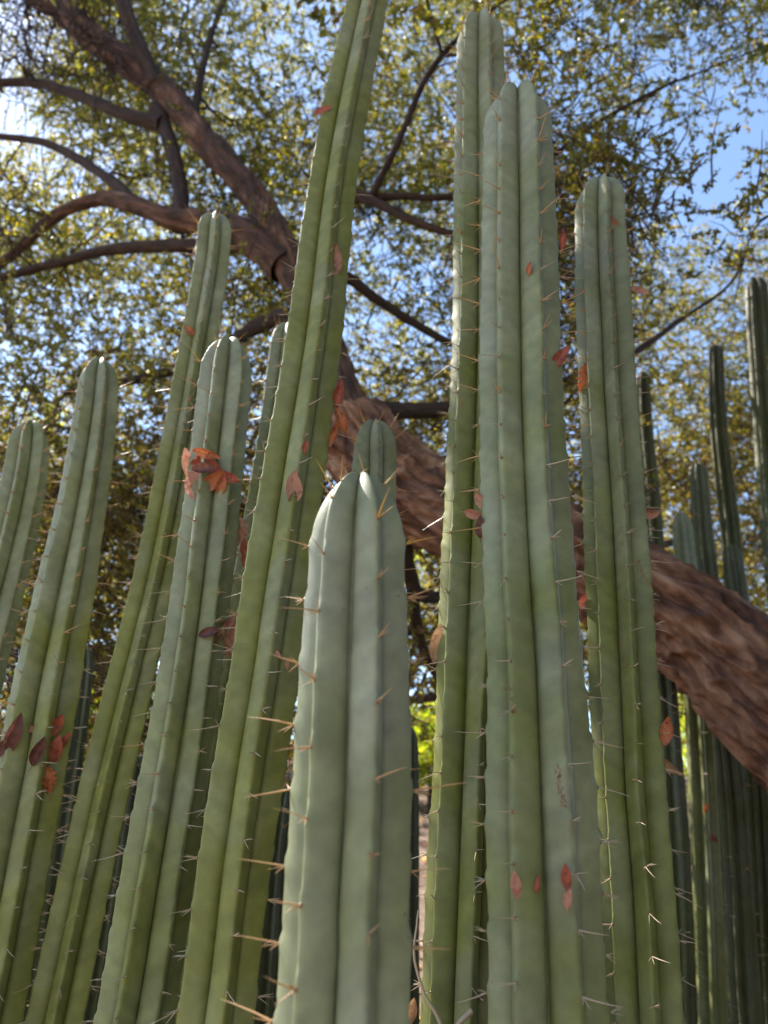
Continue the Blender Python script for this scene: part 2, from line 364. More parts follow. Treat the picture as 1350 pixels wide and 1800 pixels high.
blobs = []
for k in range(760):
    px, py = rng.uniform(-170, 1520), rng.uniform(-110, 1290)
    if px > 900 and py < 420: Y = rng.uniform(2.7, 4.0)
    elif px > 1090 and py > 430: Y = rng.uniform(5.2, 7.2)
    else: Y = rng.uniform(3.7, 6.4)
    keep = 1.0
    if px > 1120 and 80 < py < 430: keep = .30 if px < 1220 else .06         # open sky beside the crown
    if px > 880 and py < 330 and keep == 1: keep = .62
    if 560 < px < 820 and 380 < py < 560: keep = .55
    if 100 < px < 320 and 440 < py < 560: keep = .6
    if py > 1050: keep *= .6
    if rng.random() < keep: blobs.append((atY(px, py, Y), rng.uniform(.34, .62), Y))
for k in range(150):                      # unseen crown added overhead to block sky light, denser on the trunk side
    c = np.array([rng.uniform(-2.6, 5.0), rng.uniform(-2.0, 4.6), rng.uniform(5.2, 7.4)])
    if c[0] < 0 and rng.random() < .45: continue
    q = c - CAM; zc = q @ fwd
    if zc > 0 and abs(q @ RGT / zc * F) < W / 2 + 120 and abs(q @ UPV / zc * F) < H / 2 + 60: continue
    blobs.append((c, rng.uniform(.45, .7), 3.0))
for k in range(170):                      # unseen low crown added beside the camera to shade the right-hand faces
    c = np.array([rng.uniform(1.5, 5.0), rng.uniform(-4.0, 2.2), rng.uniform(.9, 5.4)])
    q = c - CAM; zc = q @ fwd
    if zc > 0 and abs(q @ RGT / zc * F) < W / 2 + 200 + 1.3 / zc * F: continue
    blobs.append((c, rng.uniform(.45, .7), 3.0))
# lanes cleared through the crown, shaped so that sun reaches the stems
lanes = []
for x0, y0, x1, y1, Y in [(345, 620, 170, 1790, 1.8), (338, 420, 50, 1790, 2.05), (150, 660, 20, 1250, 2.0), (560, 250, 320, 1750, 1.5), (800, 60, 745, 1790, 1.6), (852, 260, 860, 1790, 1.25), (560, 870, 485, 1790, .98), (1016, 380, 1050, 1500, 1.65), (1316, 520, 1345, 850, 3.7), (1120, 680, 1140, 980, 4.6), (1215, 1200, 1225, 1790, 3.5), (20, 780, -40, 1100, 2.2)]:
    m_ = int((y1 - y0) / 55)
    lanes += [atY(x0 + (x1 - x0) * t_, y0 + (y1 - y0) * t_, Y) for t_ in np.linspace(0, 1, m_) if rng.random() < .8]
lanes = np.array(lanes)
sd_ = np.array(sdir)
def lane_clear(c, r):
    w_ = c[:, None] - lanes[None]; t_ = w_ @ sd_
    d_ = np.linalg.norm(w_ - t_[..., None] * sd_, axis=2); return ~((d_ < r) & (t_ > .4)).any(1)
top = [(atY(rng.uniform(-90, 230), rng.uniform(-80, 150), rng.uniform(3.4, 5.5)), rng.uniform(.36, .55), 4.0) for k in range(70)]
blobs = top + blobs
LV, LT, LT3, LC, TV, TF = [], [], [], [], [], []
nl = nt = 0
GREEN = [(0.078, 0.078, 0.030), (0.115, 0.106, 0.030), (0.055, 0.053, 0.034), (0.105, 0.066, 0.050), (0.180, 0.150, 0.020)]
blobs.sort(key=lambda b_: np.linalg.norm(limb_pts[:, :3] - b_[0], axis=1).min())
for c, R, Y in blobs:
    near = Y < 3.4
    n_t = int((52 if Y != 3.0 else 30) * (R / .5) ** 2)
    u = rng.normal(size=(n_t, 3)); u /= np.linalg.norm(u, axis=1)[:, None]
    cen = c + u * (R * rng.uniform(.15, 1, n_t) ** .5)[:, None] * np.array([1.1, 1, .8])
    cen = cen[lane_clear(cen, .17)]
    if not len(cen): continue
    w = np.array([.28, .22, .24, .14, .12]) if c[0] < .8 else np.array([.26, .10, .36, .23, .05])
    if c[2] < 1.45 + .62 * c[1]: w = np.array([.20, .14, .22, .36, .08])      # drier low in the crown
    (v, t, col), (tv, tf) = twig_foliage(cen, 24 if Y != 3.0 else 14, .22 if Y != 3.0 else .3, .030 if Y != 3.0 else .075, GREEN, w / w.sum(), plain=Y > 3.4 or Y == 3.0)
    LV.append(v); (LT if t.shape[1] == 4 else LT3).append(t + nl); LC.append(col); nl += len(v)
    TV.append(tv); TF.append(tf + nt); nt += len(tv)
    # the branch that carries this clump, from the nearest limb
    dd = np.linalg.norm(limb_pts[:, :3] - c, axis=1); j = int(np.argmin(dd + rng.uniform(0, .25, len(dd)))); a = limb_pts[j]
    L = np.linalg.norm(c - a[:3]); m1 = a[:3] * .62 + c * .38 + rng.normal(size=3) * L * .09; m2 = a[:3] * .28 + c * .72 + rng.normal(size=3) * L * .09
    r0 = min(a[3] * .75, .008 + .011 * L)
    ex = c + (c - a[:3]) / (L + .01) * R * .5
    pr = spline(local([[*a[:3], r0], [*m1, r0 * .75], [*m2, r0 * .5], [*c, r0 * .35], [*ex, .002]]), .06)
    limb_pts = np.vstack([limb_pts, pr[3:-4:2] + np.array([*base[:3], 0])])
    v, f, th, LL = tube(pr[:, :3], pr[:, 3], 6)
    obj('branch', mesh_from('branch', v, f, M_LIMB, attrs={'bark': ('FLOAT_VECTOR', np.stack([np.cos(th) * .03, np.sin(th) * .03, LL * .2], 1))}), oak)
    for _ in range(10 if Y != 3.0 else 0):      # side shoots
        q0 = pr[rng.integers(len(pr) // 3, len(pr))]; e = q0[:3] + rng.normal(size=3) * R * .55
        s = np.stack([q0[:3] * (1 - x) + e * x + rng.normal(size=3) * .02 for x in (0, .35, .7, 1)])
        v, f, th, LL = tube(s, [.0060, .0048, .0034, .0016], 4); v = v + np.array(base[:3])
        f3 = np.concatenate([f[:, [0, 1, 2]], f[:, [0, 2, 3]]]); TV.append(v); TF.append(f3 + nt); nt += len(v)
B0 = np.array(base[:3])
crown = obj('crown', mesh_from('crown', np.vstack(LV) - B0, [np.vstack(LT), np.vstack(LT3)], M_LEAF, False, {'tint': ('FLOAT_COLOR', np.vstack(LC))}), oak); crown['kind'] = 'stuff'
tws = obj('twigs', mesh_from('twigs', np.vstack(TV) - B0, np.vstack(TF), M_LIMB, False), oak); tws['kind'] = 'stuff'

# ------------------------------------------------------------------ trees and shrubs on the slope
def plant(name, label, cat, px, Y, top, spread, palette, leaf, ntw, group=None, stem=.05):
    b = atY(px, 1500, Y); b[2] = float(terrain(b[0], b[1])) - .03
    root = empty(name, b); tag(root, label, cat, group)
    hgt = top; parts = []
    cl = []
    for k in range(7):
        a = rng.uniform(0, 6.28); rr = spread * rng.uniform(.1, .75)
        e = np.array([math.cos(a) * rr, math.sin(a) * rr, hgt * rng.uniform(.45, .9)])
        pr = spline([[0, 0, 0, stem], [*(e * .4 + rng.normal(size=3) * .05), stem * .7], [*e, stem * .3]], .1)
        v, f, th, L = tube(pr[:, :3], pr[:, 3], 7)
        obj('stem', mesh_from('stem', v, f, M_LIMB, attrs={'bark': ('FLOAT_VECTOR', np.stack([np.cos(th) * .05, np.sin(th) * .05, L * .2], 1))}), root)
        u = rng.normal(size=(ntw, 3)); u /= np.linalg.norm(u, axis=1)[:, None]
        cl.append(e + u * rng.uniform(.1, 1, (ntw, 1)) ** .5 * np.array([spread * .55, spread * .55, hgt * .33]))
    cl = np.vstack(cl); cl = cl[cl[:, 2] > .05]
    (v, t, col), (tv, tf) = twig_foliage(cl, 11, leaf * 5, leaf, palette, np.full(len(palette), 1 / len(palette)), .1)
    o = obj('foliage', mesh_from('foliage', v, t, M_SHRUB, False, {'tint': ('FLOAT_COLOR', col)}), root); o['kind'] = 'stuff'
    return root
YG = [(0.16, 0.19, 0.02), (0.12, 0.15, 0.025), (0.20, 0.20, 0.03)]
DG = [(0.11, 0.085, 0.05), (0.15, 0.105, 0.06), (0.075, 0.07, 0.035)]
plant('shrub', 'sunlit yellow-green shrub on the slope, seen beside the small dark cactus', 'shrub', 745, 9.5, 1.3, .8, YG, .06, 130, stem=.02)
plant('shrub', 'sunlit yellow-green shrub on the slope behind the leaf-clump cactus', 'shrub', 330, 10.0, 1.5, 1.0, YG, .06, 130, stem=.02)
plant('shrub', 'low sunlit shrub on the slope behind the olive cacti', 'shrub', 90, 9.0, 1.2, .9, YG, .06, 120, stem=.02)
plant('shrub', 'pale sunlit shrub on the slope past the leaning oak trunk', 'shrub', 1330, 9.0, 1.9, 1.0, YG, .06, 130, stem=.02)
plant('background_tree', 'bushy green tree on the slope behind the olive cacti', 'tree', 60, 12, 5.0, 2.6, DG + YG[:1], .09, 190, 'trees on the slope', .09)
plant('background_tree', 'bushy green tree on the slope behind the blunt front cactus', 'tree', 640, 13.5, 4.2, 2.4, DG + YG[:1], .09, 170, 'trees on the slope', .09)
plant('background_tree', 'dark bushy tree on the slope beyond the leaning oak trunk', 'tree', 1180, 12.5, 5.2, 2.6, DG, .09, 190, 'trees on the slope', .09)

# ------------------------------------------------------------------ cacti
# spine clusters: shared meshes, one object per areole. Local +X points out of the rib, +Z towards the tip.
def cluster_mesh(seed, kind):
    r = np.random.default_rng(seed); V, Fq, A, nv = [], [], [], 0
    # felt pad
    th = np.linspace(0, 6.283, 7, endpoint=False)
    pv = np.vstack([np.c_[np.full(7, -.003), .0030 * np.cos(th), .0036 * np.sin(th)], np.c_[np.full(7, .0010), .0020 * np.cos(th), .0024 * np.sin(th)], [[.0016, 0, 0]]])
    pf = [[i, (i + 1) % 7, 7 + (i + 1) % 7] for i in range(7)] + [[i, 7 + (i + 1) % 7, 7 + i] for i in range(7)] + [[7 + i, 7 + (i + 1) % 7, 14] for i in range(7)]
    V.append(pv); Fq.append(np.array(pf)); A.append(np.zeros(15)); nv = 15
    ns = r.integers(2, 5); lens = [r.uniform(.038, .066)] + list(r.uniform(.012, .028, ns))
    if kind == 'old' and r.random() < .4: lens[0] = r.uniform(.015, .03)
    for k, Ls in enumerate(lens):
        up = {'new': r.uniform(.25, .9), 'mid': r.uniform(-.35, .35), 'old': r.uniform(-.6, .25)}[kind]
        d = np.array([1.0, r.uniform(-.5, .5) if k == 0 else r.uniform(-1.1, 1.1), up + (0 if k == 0 else r.uniform(-.6, .6))]); d /= np.linalg.norm(d)
        bend = r.normal(size=3) * .04
        t = np.array([0, .35, .7, 1.0]); path = d * (t * Ls)[:, None] + bend * (t ** 2)[:, None] * Ls
        rad = (.00100 if k == 0 else .00072) * np.array([1.25, .95, .62, .08])
        v, f, _, _ = tube(path, rad, 5)
        V.append(v); Fq.append(np.concatenate([f[:, [0, 1, 2]], f[:, [0, 2, 3]]]) + nv); A.append(np.repeat(t * .8 + .2, 5)); nv += len(v)
    mat = {'new': M_SP_NEW, 'mid': M_SP_MID, 'old': M_SP_OLD}[kind]
    return mesh_from('spine_cluster', np.vstack(V), np.vstack(Fq), mat, True, {'along': ('FLOAT', np.concatenate(A))})
CLUST = {k: [cluster_mesh(100 + i + 50 * j, k) for i in range(9)] for j, k in enumerate(('new', 'mid', 'old'))}

GLAUC = np.array([0.250, 0.258, 0.170]); GREENC = np.array([0.142, 0.165, 0.042]); OLIVE = np.array([0.215, 0.208, 0.048])
BVH = {}
def cactus(key, label, Y, rows, n=6, phase=0., tone=(.1, .8), olive=.3, spines=True, group=None, seed=0, far=False, lean=0.0, groove=.62, bulge=.050, skin=1.0):
    """rows: (centre px, py, width px), tip first; phase: degrees of one crest from the camera side"""
    r = np.random.default_rng(1000 + seed); pts = []
    for i, (px, py, w) in enumerate(rows):
        q = atY(px, py, Y + lean * (py - rows[0][1]) / 1000.)
        j = min(max(i, 1), len(rows) - 1); dx = rows[j][0] - rows[j - 1][0]; dy = rows[j][1] - rows[j - 1][1]
        ct = abs(dy) / math.hypot(dx, dy)
        pts.append([*q, w * ct * depth(q) / F / 2 * 1.02])
    pts = np.array(pts); d = pts[-1, :3] - pts[-2, :3]; d /= np.linalg.norm(d)
    d = d * .5 + np.array([0, 0, -.5]); d /= np.linalg.norm(d)
    gz = float(terrain(pts[-1, 0], pts[-1, 1])) - .05
    k = (gz - pts[-1, 2]) / d[2]; end = pts[-1, :3] + d * k
    pts = np.vstack([pts, [*(pts[-1, :3] * .5 + end * .5), pts[-1, 3] * 1.03], [*end, pts[-1, 3] * .9]])
    b = end.copy(); b[2] = gz + .05
    root = empty('columnar_cactus', b); tag(root, label, 'cactus', group)
    st = .02 if far else .009
    sp = spline(pts, st); s0 = np.concatenate([[0], np.cumsum(np.linalg.norm(np.diff(sp[:, :3], axis=0), axis=1))])
    Rt = np.interp(.12, s0, sp[:, 3]); tipL = 1.75 * Rt
    sa = np.concatenate([tipL * (np.linspace(0, 1, 14 if far else 26) ** 1.8), np.arange(tipL + st, s0[-1], st)])
    cl = np.stack([np.interp(sa, s0, sp[:, k]) for k in range(4)], 1)
    ker = np.ones(9) / 9
    prof = (1 - np.clip(1 - sa / tipL, 0, 1) ** 2.3) ** (1 / 2.0)
    R = cl[:, 3] * prof
    # slow swelling from one growth season to the next
    R = R * (1 + .022 * vnoise(np.c_[sa * 4.2, np.full_like(sa, seed * 3.1), sa * 0], seed) + .012 * vnoise(np.c_[sa * 13, sa * 0 + seed, sa * 0], seed + 5))
    hu = np.array([0, .2, .5, .8, 1.0]) if far else np.array([0, .05, .13, .26, .42, .58, .71, .81, .88, .94, .975, 1.0])
    one = np.concatenate([hu, 2 - hu[-2:0:-1]]); per = len(one); nth = n * per       # crest, groove, up to the next crest
    u = np.tile(np.where(one > 1, one - 2, one), n); rib = (np.repeat(np.arange(n), per) + np.tile(one > 1, n)) % n
    th = math.radians(phase) + (np.repeat(np.arange(n), per) + np.tile(one, n) / 2) / n * 2 * np.pi
    S, U = np.meshgrid(sa, u, indexing='ij'); RB = np.broadcast_to(rib, S.shape)
    a = r.uniform(.074, .090); off = r.uniform(0, a, n)
    chev = S - np.abs(U) ** .8 * .030
    q = (chev - off[RB]) / a
    wob = vnoise(np.c_[S.ravel() * 5, RB.ravel() * 7.3, np.full(S.size, seed)], 2).reshape(S.shape)
    au = np.abs(U)
    ar = np.clip((np.sqrt(au ** 2 + .006) - .0775) / .9255, 0, 1); al = math.pi / n       # flat faces between crest and crease
    gs, gc = groove * math.sin(al), groove * math.cos(al)
    shape = gs / (gs * np.cos(ar * al) + (1 - gc) * np.sin(ar * al)) + bulge * np.sin(np.pi * au ** .9) * (1 - .25 * wob) - .14 * au ** 9
    dq = (q + .5) % 1 - .5; am = np.exp(-(au / .30) ** 2) * np.clip((S - .03) / .06, 0, 1)
    shape = shape + am * (.022 * np.exp(-(dq / .13) ** 2) - .030 * np.exp(-((dq + .20) / .07) ** 2))
    shape = shape + (1 - au) * (.006 * np.cos(2 * np.pi * q)) * np.clip(S / .08, 0, 1) + (1 - au) * .024 * wob
    # the crests close over the growing point
    shape = np.where(S < tipL, shape * (1 + .05 * (1 - S / tipL) * (1 - au)), shape)
    TH = th[None] + (.045 * wob + .05 * vnoise(np.c_[S.ravel() * 1.6, S.ravel() * 0 + seed * 2.2, S.ravel() * 0], 8).reshape(S.shape)) * np.clip(S / .1, 0, 1)
    tg = np.gradient(cl[:, :3], axis=0); tg /= np.linalg.norm(tg, axis=1)[:, None]; tg = -tg
    ax = np.array([1., 0, 0]) - tg * tg[:, :1]; ax /= np.linalg.norm(ax, axis=1)[:, None]
    ay = np.cross(tg, ax)                 # away from the camera
    rad = (R[:, None] * shape)[..., None]
    out = np.sin(TH)[..., None] * ax[:, None] - np.cos(TH)[..., None] * ay[:, None]
    dome = np.zeros_like(S)
    P = cl[:, None, :3] + out * rad
    # lift of crests at the apex so that the tip is a shallow crown
    P = P + tg[:, None] * (np.clip(1 - S / (tipL * .5), 0, 1) ** 2 * (1 - au) * .010)[..., None]
    m = len(sa); i = np.arange(m - 1)[:, None] * nth; j = np.arange(nth)[None]; k2 = (j + 1) % nth
    f = np.stack([i + j, i + j + nth, i + k2 + nth, i + k2], -1).reshape(-1, 4)
    # skin colour: waxy blue-grey when young, greener where the wax has worn off, seasons show as chevrons
    tn = tone[0] + (tone[1] - tone[0]) * np.clip(S / 1.5, 0, 1)
    tn = tn + .34 * vnoise(np.c_[chev.ravel() * 9, np.full(S.size, seed * 1.7), RB.ravel() * .35], 4).reshape(S.shape)
    tn = tn + .16 * np.clip(1 - np.abs(U) * 2.6, 0, 1) * (.5 + wob) + .12 * vnoise(P.reshape(-1, 3) * 30, 6).reshape(S.shape)
    tn = np.clip(tn, 0, 1)[..., None]
    g = GREENC * (1 - olive) + OLIVE * olive
    col = GLAUC * (1 - tn) + g * tn
    # fine growth lines running down and out from each crest
    ln = vnoise(np.c_[chev.ravel() * 55, RB.ravel() * 3.3, np.full(S.size, seed)], 11).reshape(S.shape)
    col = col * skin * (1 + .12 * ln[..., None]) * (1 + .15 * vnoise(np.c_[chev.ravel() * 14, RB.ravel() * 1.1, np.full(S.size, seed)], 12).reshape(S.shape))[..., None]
    V = P.reshape(-1, 3)
    me = mesh_from('stem', V - b, f, M_CACT, True, {'skin': ('FLOAT_COLOR', np.c_[col.reshape(-1, 3), np.ones(len(V))])})
    obj('stem', me, root)
    BVH[key] = BVHTree.FromPolygons(V.tolist(), f.tolist())
    if spines:
        zlow = CAM[2] - .33 * Y          # a little below what the frame shows
        SV, SF, SA, nv = [], [], [], 0
        for q_ in range(n):
            col_i = (q_ * per)
            sk = off[q_] if off[q_] < .03 else off[q_] * .42
            ks = 0 if sk == off[q_] else -1
            while True:
                ix = int(np.searchsorted(sa, sk))
                if ix >= m - 1: break
                p0 = P[ix, col_i]
                if p0[2] < zlow: break
                kind = 'new' if sk < .10 else ('mid' if sk < r.uniform(.5, 1.3) else 'old')
                if r.random() < (.25 if far else .95):
                    o_ = out[ix, col_i]; t_ = (P[max(ix - 2, 0), col_i] - P[min(ix + 2, m - 1), col_i]); t_ /= np.linalg.norm(t_) + 1e-9
                    nrm = o_ - t_ * np.dot(o_, t_)
                    if sk < tipL: nrm = nrm * .8 + t_ * .0
                    nrm /= np.linalg.norm(nrm) + 1e-9; sd = np.cross(t_, nrm)
                    sc = r.uniform(.75, 1.2) * (1.0 if sk > .05 else .8)
                    Mx = Matrix(((nrm[0], sd[0], t_[0], 0), (nrm[1], sd[1], t_[1], 0), (nrm[2], sd[2], t_[2], 0), (0, 0, 0, 1)))
                    o = bpy.data.objects.new('spine_cluster', CLUST[kind][r.integers(9)]); C.objects.link(o); o.parent = root
                    o.matrix_local = Matrix.Translation(Vector(p0 - b + nrm * .0005)) @ Mx @ Matrix.Scale(sc, 4)
                ks += 1; sk = off[q_] + ks * a
    return root

cactus('front', 'short thick grey-green cactus with blunt yellow-spined tip, standing before all the others', 1.0,
       [(632, 843, 150), (627, 960, 166), (620, 1200, 194), (615, 1400, 206), (606, 1600, 220), (599, 1800, 240)], 6, 24, (.12, .55), .15, seed=1, groove=.62, bulge=.06)
cactus('behind_front', 'short cactus whose tip shows just behind the blunt front cactus', 1.9,
       [(659, 744, 78), (657, 850, 80), (650, 1100, 88), (640, 1500, 98), (630, 1800, 104)], 6, 8, (.2, .6), .2, seed=2)
cactus('tall', 'very tall leaning green cactus that rises past the oak limb without its tip showing', 1.55,
       [(690, -200, 62), (646, 0, 72), (613, 150, 82), (586, 300, 87), (567, 440, 93), (547, 610, 102), (487, 1000, 122), (459, 1200, 126), (412, 1500, 134), (375, 1800, 140)], 5, 20, (.25, .9), .55, seed=3)
cactus('olive_slim', 'slender tall olive cactus with tip before the oak limb, beside the leaf-clump cactus', 2.05,
       [(379, 379, 62), (367, 500, 66), (322, 760, 74), (276, 1000, 82), (182, 1400, 96), (95, 1800, 108)], 6, 14, (.2, .9), .6, seed=4)
cactus('clump', 'cactus with a big clump of rusty dead leaves caught below its tip', 1.8,
       [(403, 599, 84), (391, 720, 90), (364, 960, 100), (332, 1200, 108), (284, 1500, 124), (236, 1800, 138)], 6, -14, (.1, .7), .35, seed=5)
cactus('olive_wide', 'olive cactus with red dead leaves hanging low on its stem', 2.0,
       [(176, 635, 62), (166, 740, 72), (141, 900, 88), (82, 1200, 114), (42, 1420, 122), (-30, 1800, 132)], 6, -24, (.25, .9), .55, seed=6)
cactus('outer', 'cactus standing outside the olive stem that carries low red leaves', 2.2,
       [(55, 744, 60), (42, 850, 72), (8, 1000, 84), (-45, 1200, 94), (-130, 1600, 104)], 6, 5, (.3, .8), .4, seed=7)
cactus('behind_tall', 'cactus with a sunlit edge, half hidden behind the very tall leaning cactus', 2.15,
       [(507, 572, 58), (500, 640, 64), (480, 800, 70), (430, 1100, 78), (330, 1700, 90)], 6, 10, (.2, .8), .4, seed=8)
cactus('right_tall', 'tall cactus just behind the thickest stem and taller than it', 1.62,
       [(845, 31, 80), (844, 110, 84), (846, 350, 96), (847, 600, 108), (838, 900, 120), (829, 1200, 126), (818, 1500, 134), (806, 1800, 142)], 6, 10, (.05, .85), .35, seed=9)
cactus('big', 'thickest blue-grey cactus, a smooth wide stem with pink dead leaves low on it', 1.28,
       [(909, 161, 112), (911, 250, 116), (912, 400, 128), (916, 700, 142), (929, 1000, 156), (942, 1200, 168), (954, 1500, 190), (963, 1800, 206)], 6, 21, (.05, .6), .15, seed=10, groove=.63, bulge=.065)
cactus('leafed', 'many-ribbed cactus with a pink dead leaf stuck near its tip, before the oak trunk', 1.68,
       [(1057, 319, 84), (1058, 420, 90), (1066, 620, 96), (1083, 900, 110), (1098, 1200, 118), (1117, 1500, 130), (1135, 1800, 140)], 7, -7, (.1, .85), .25, seed=11)
G2 = 'cacti behind the leaning oak trunk'
far = [
 ('slim dark cactus with one sunlit edge, rising right behind the pink-leafed cactus', 4.6, [(1130, 655, 24), (1134, 760, 27), (1152, 960, 31), (1178, 1400, 38), (1200, 1800, 44)], 7, 10),
 ('tall slim dark cactus rising above the leaning oak trunk', 4.5, [(1258, 608, 26), (1264, 760, 30), (1290, 1000, 36), (1318, 1400, 44), (1340, 1800, 48)], 8, 0),
 ('medium dark cactus topping the oak trunk beside the shorter pair', 4.0, [(1226, 815, 31), (1234, 930, 35), (1252, 1100, 40), (1275, 1400, 46), (1290, 1800, 52)], 7, 15),
 ('shorter green cactus behind the oak trunk, its low stem brightly sunlit', 3.55, [(1196, 904, 34), (1208, 1020, 38), (1224, 1200, 44), (1240, 1500, 50), (1252, 1800, 54)], 6, -12),
 ('short dark cactus tip in front of the tall slim one above the trunk', 3.9, [(1286, 958, 27), (1300, 1060, 33), (1325, 1300, 38), (1352, 1800, 46)], 7, 20),
 ('tall cactus with a bright sunlit side at the far end of the row', 3.7, [(1329, 490, 36), (1340, 640, 42), (1362, 900, 48), (1400, 1300, 56), (1440, 1800, 64)], 7, -8),
 ('shaded cactus stem under the oak trunk, next to the pink-leafed cactus', 3.4, [(1160, 1080, 36), (1172, 1250, 42), (1188, 1500, 48), (1200, 1800, 52)], 7, 3),
 ('dark cactus stem standing under the thick end of the oak trunk', 3.7, [(1262, 1180, 38), (1286, 1400, 46), (1312, 1800, 54)], 7, 9),
]
for i, (lb, Y, rows, nr, ph) in enumerate(far):
    cactus('far%d' % i, lb, Y, rows, nr, ph, (.3, .8), .3, seed=30 + i, far=True, skin=.42 if i != 3 else .85, group=G2)  # skin colour darkened to paint in the oak's shade, less on the sunlit stem
G3 = 'shaded cacti deep in the clump'
back = [
 ('slim dark cactus tip in shade between the two olive cacti', 3.0, [(151, 1143, 26), (144, 1220, 32), (110, 1450, 40), (50, 1800, 46)], 7, 0),
 ('small dark cactus tip in shade beside the leaf-clump cactus', 3.1, [(372, 1285, 28), (366, 1400, 38), (350, 1800, 48)], 7, 0),
 ('small dark rounded cactus tip in the gap beside the blunt front cactus', 3.2, [(722, 1283, 24), (720, 1400, 34), (716, 1800, 44)], 7, 0),
 ('shaded grey cactus stem behind the olive cactus with hanging red leaves', 2.6, [(120, 1210, 46), (92, 1400, 54), (30, 1800, 66)], 7, 12),
 ('shaded cactus stem behind the slender tall olive cactus', 2.7, [(240, 1330, 50), (215, 1500, 56), (165, 1800, 64)], 7, 12),
 ('shaded cactus stem behind the very tall leaning cactus', 2.5, [(505, 1390, 50), (490, 1550, 60), (470, 1800, 70)], 7, 4),
]
for i, (lb, Y, rows, nr, ph) in enumerate(back):
    cactus('back%d' % i, lb, Y, rows, nr, ph, (.4, .8), .3, seed=50 + i, far=True, skin=.4, group=G3)  # skin colour darkened to stand for deep shade between the stems

# ------------------------------------------------------------------ dead oak leaves caught on the spines
def dead_leaf_mesh(seed, L, teeth, curl):
    r = np.random.default_rng(seed); nx, ny = 13, 7
    x = np.linspace(0, 1, nx); hw = np.sin(np.pi * np.clip(x * .96 + .03, 0, 1) ** .85) ** .8 * r.uniform(.16, .27)
    if teeth: hw = hw * (1 + .28 * np.where(np.arange(nx) % 2, 1, -.6)) * np.where(x > .97, .2, 1)
    t = np.linspace(-1, 1, ny); X, T = np.meshgrid(x, t, indexing='ij')
    asym = 1 + .15 * r.normal(size=(nx, 1)) * teeth
    Yv = T * hw[:, None] * asym; Z = curl * (T ** 2) * hw[:, None] * 1.3 + r.uniform(-.35, .35) * (X - .5) ** 2 * 1.6
    Z = Z + .05 * vnoise(np.c_[X.ravel() * 4, Yv.ravel() * 6, np.full(X.size, seed)], 1).reshape(X.shape)
    tw = r.uniform(-.9, .9) * (X - .4); Y2 = Yv * np.cos(tw) - Z * np.sin(tw); Z2 = Yv * np.sin(tw) + Z * np.cos(tw)
    P = np.stack([(X - .5) * L, Y2 * L, Z2 * L], -1).reshape(-1, 3)
    i = (np.arange(nx - 1)[:, None] * ny + np.arange(ny - 1)[None]).ravel()
    f = np.stack([i, i + ny, i + ny + 1, i + 1], 1)
    sv, sf, _, _ = tube(np.array([[-.72, .02, .03], [-.6, .0, .0], [-.46, 0, P[3, 2] / L]]) * L, [.0006, .0006, .0008], 4)
    return np.vstack([P, sv]), np.concatenate([f, sf + len(P)])
leaf_n = 0
def dead_leaf(px, py, size, ang, colr, key, label, group=None, teeth=0, Y=None, name='dead_leaf'):
    """size in px of the blade, ang = degrees of its length in the picture (0 right, 90 up)"""
    global leaf_n; leaf_n += 1
    d = Vector(ray(px, py)).normalized(); hit = None
    if key: hit = BVH[key].ray_cast(Vector(CAM), d, 12)[0]
    if hit is not None: p = np.array(hit) - np.array(d) * .004
    else:
        if key:
            near = BVH[key].find_nearest(Vector(CAM) + d * 1.5)
            # walk along the ray to where it passes closest to the stem
            best = min((BVH[key].find_nearest(Vector(CAM) + d * t)[3], t) for t in np.arange(.7, 3.2, .02)); p = CAM + np.array(d) * best[1]
        else: p = atY(px, py, Y)
    L = size * depth(p) / F * 1.12
    V, f = dead_leaf_mesh(leaf_n, L, teeth, rnd.uniform(.2, .9))
    a = math.radians(ang); xa = RGT * math.cos(a) + UPV * math.sin(a); za = -np.array(d)
    tilt = rnd.uniform(-.5, .5); ya = np.cross(za, xa); za2 = za * math.cos(tilt) + ya * math.sin(tilt); ya = np.cross(za2, xa)
    V = V[:, :1] * xa + V[:, 1:2] * ya + V[:, 2:] * za2
    # rest the blade against the stem
    if hit is not None: V = V + za * max(0, -float((V @ za).min())) * .75
    o = obj(name, mesh_from(name, V, f, DEAD[colr]), None, p); tag(o, label, 'leaf', group)
    return o
cl = 'dead leaves in the big rusty clump'
for a in [(328, 812, 46, 95, 'pink'), (350, 803, 34, 40, 'red'), (364, 797, 46, -12, 'orange'), (342, 836, 42, 60, 'pink'), (372, 846, 46, 50, 'orange'), (402, 838, 40, -25, 'red'), (391, 852, 36, 75, 'orange'), (334, 864, 28, -60, 'pink'), (357, 825, 36, 10, 'dark'), (378, 822, 38, -35, 'red')]:
    dead_leaf(*a, 'clump', {'pink': 'pale pink', 'red': 'deep red', 'orange': 'rusty orange', 'dark': 'dark brown'}[a[4]] + ' curled dead leaf in the big clump below a cactus tip', cl)
cl = 'dead leaves in the lower tan clump'
for a in [(398, 1092, 44, 40, 'pink'), (384, 1114, 38, 55, 'tan'), (402, 1128, 38, 100, 'pink'), (368, 1112, 34, 15, 'dark'), (396, 1142, 30, -60, 'tan'), (410, 1108, 30, 80, 'pink')]:
    dead_leaf(*a, 'clump', {'pink': 'pinkish', 'tan': 'tan', 'dark': 'dark brown'}[a[4]] + ' crumpled leaf in the lower clump between leaf-clump cactus and very tall cactus', cl)
cl = 'dead leaves strung down the cactus edge'
for a in [(420, 928, 46, 95, 'pink'), (428, 962, 30, 80, 'red'), (430, 985, 26, 100, 'red')]:
    dead_leaf(*a, 'clump', 'narrow dead leaf hanging on the leaf-clump cactus edge, between its two clumps', cl)
dead_leaf(26, 1288, 66, 70, 'dark', 'olive_wide', 'long dark shrivelled leaf hanging low on the olive cactus')
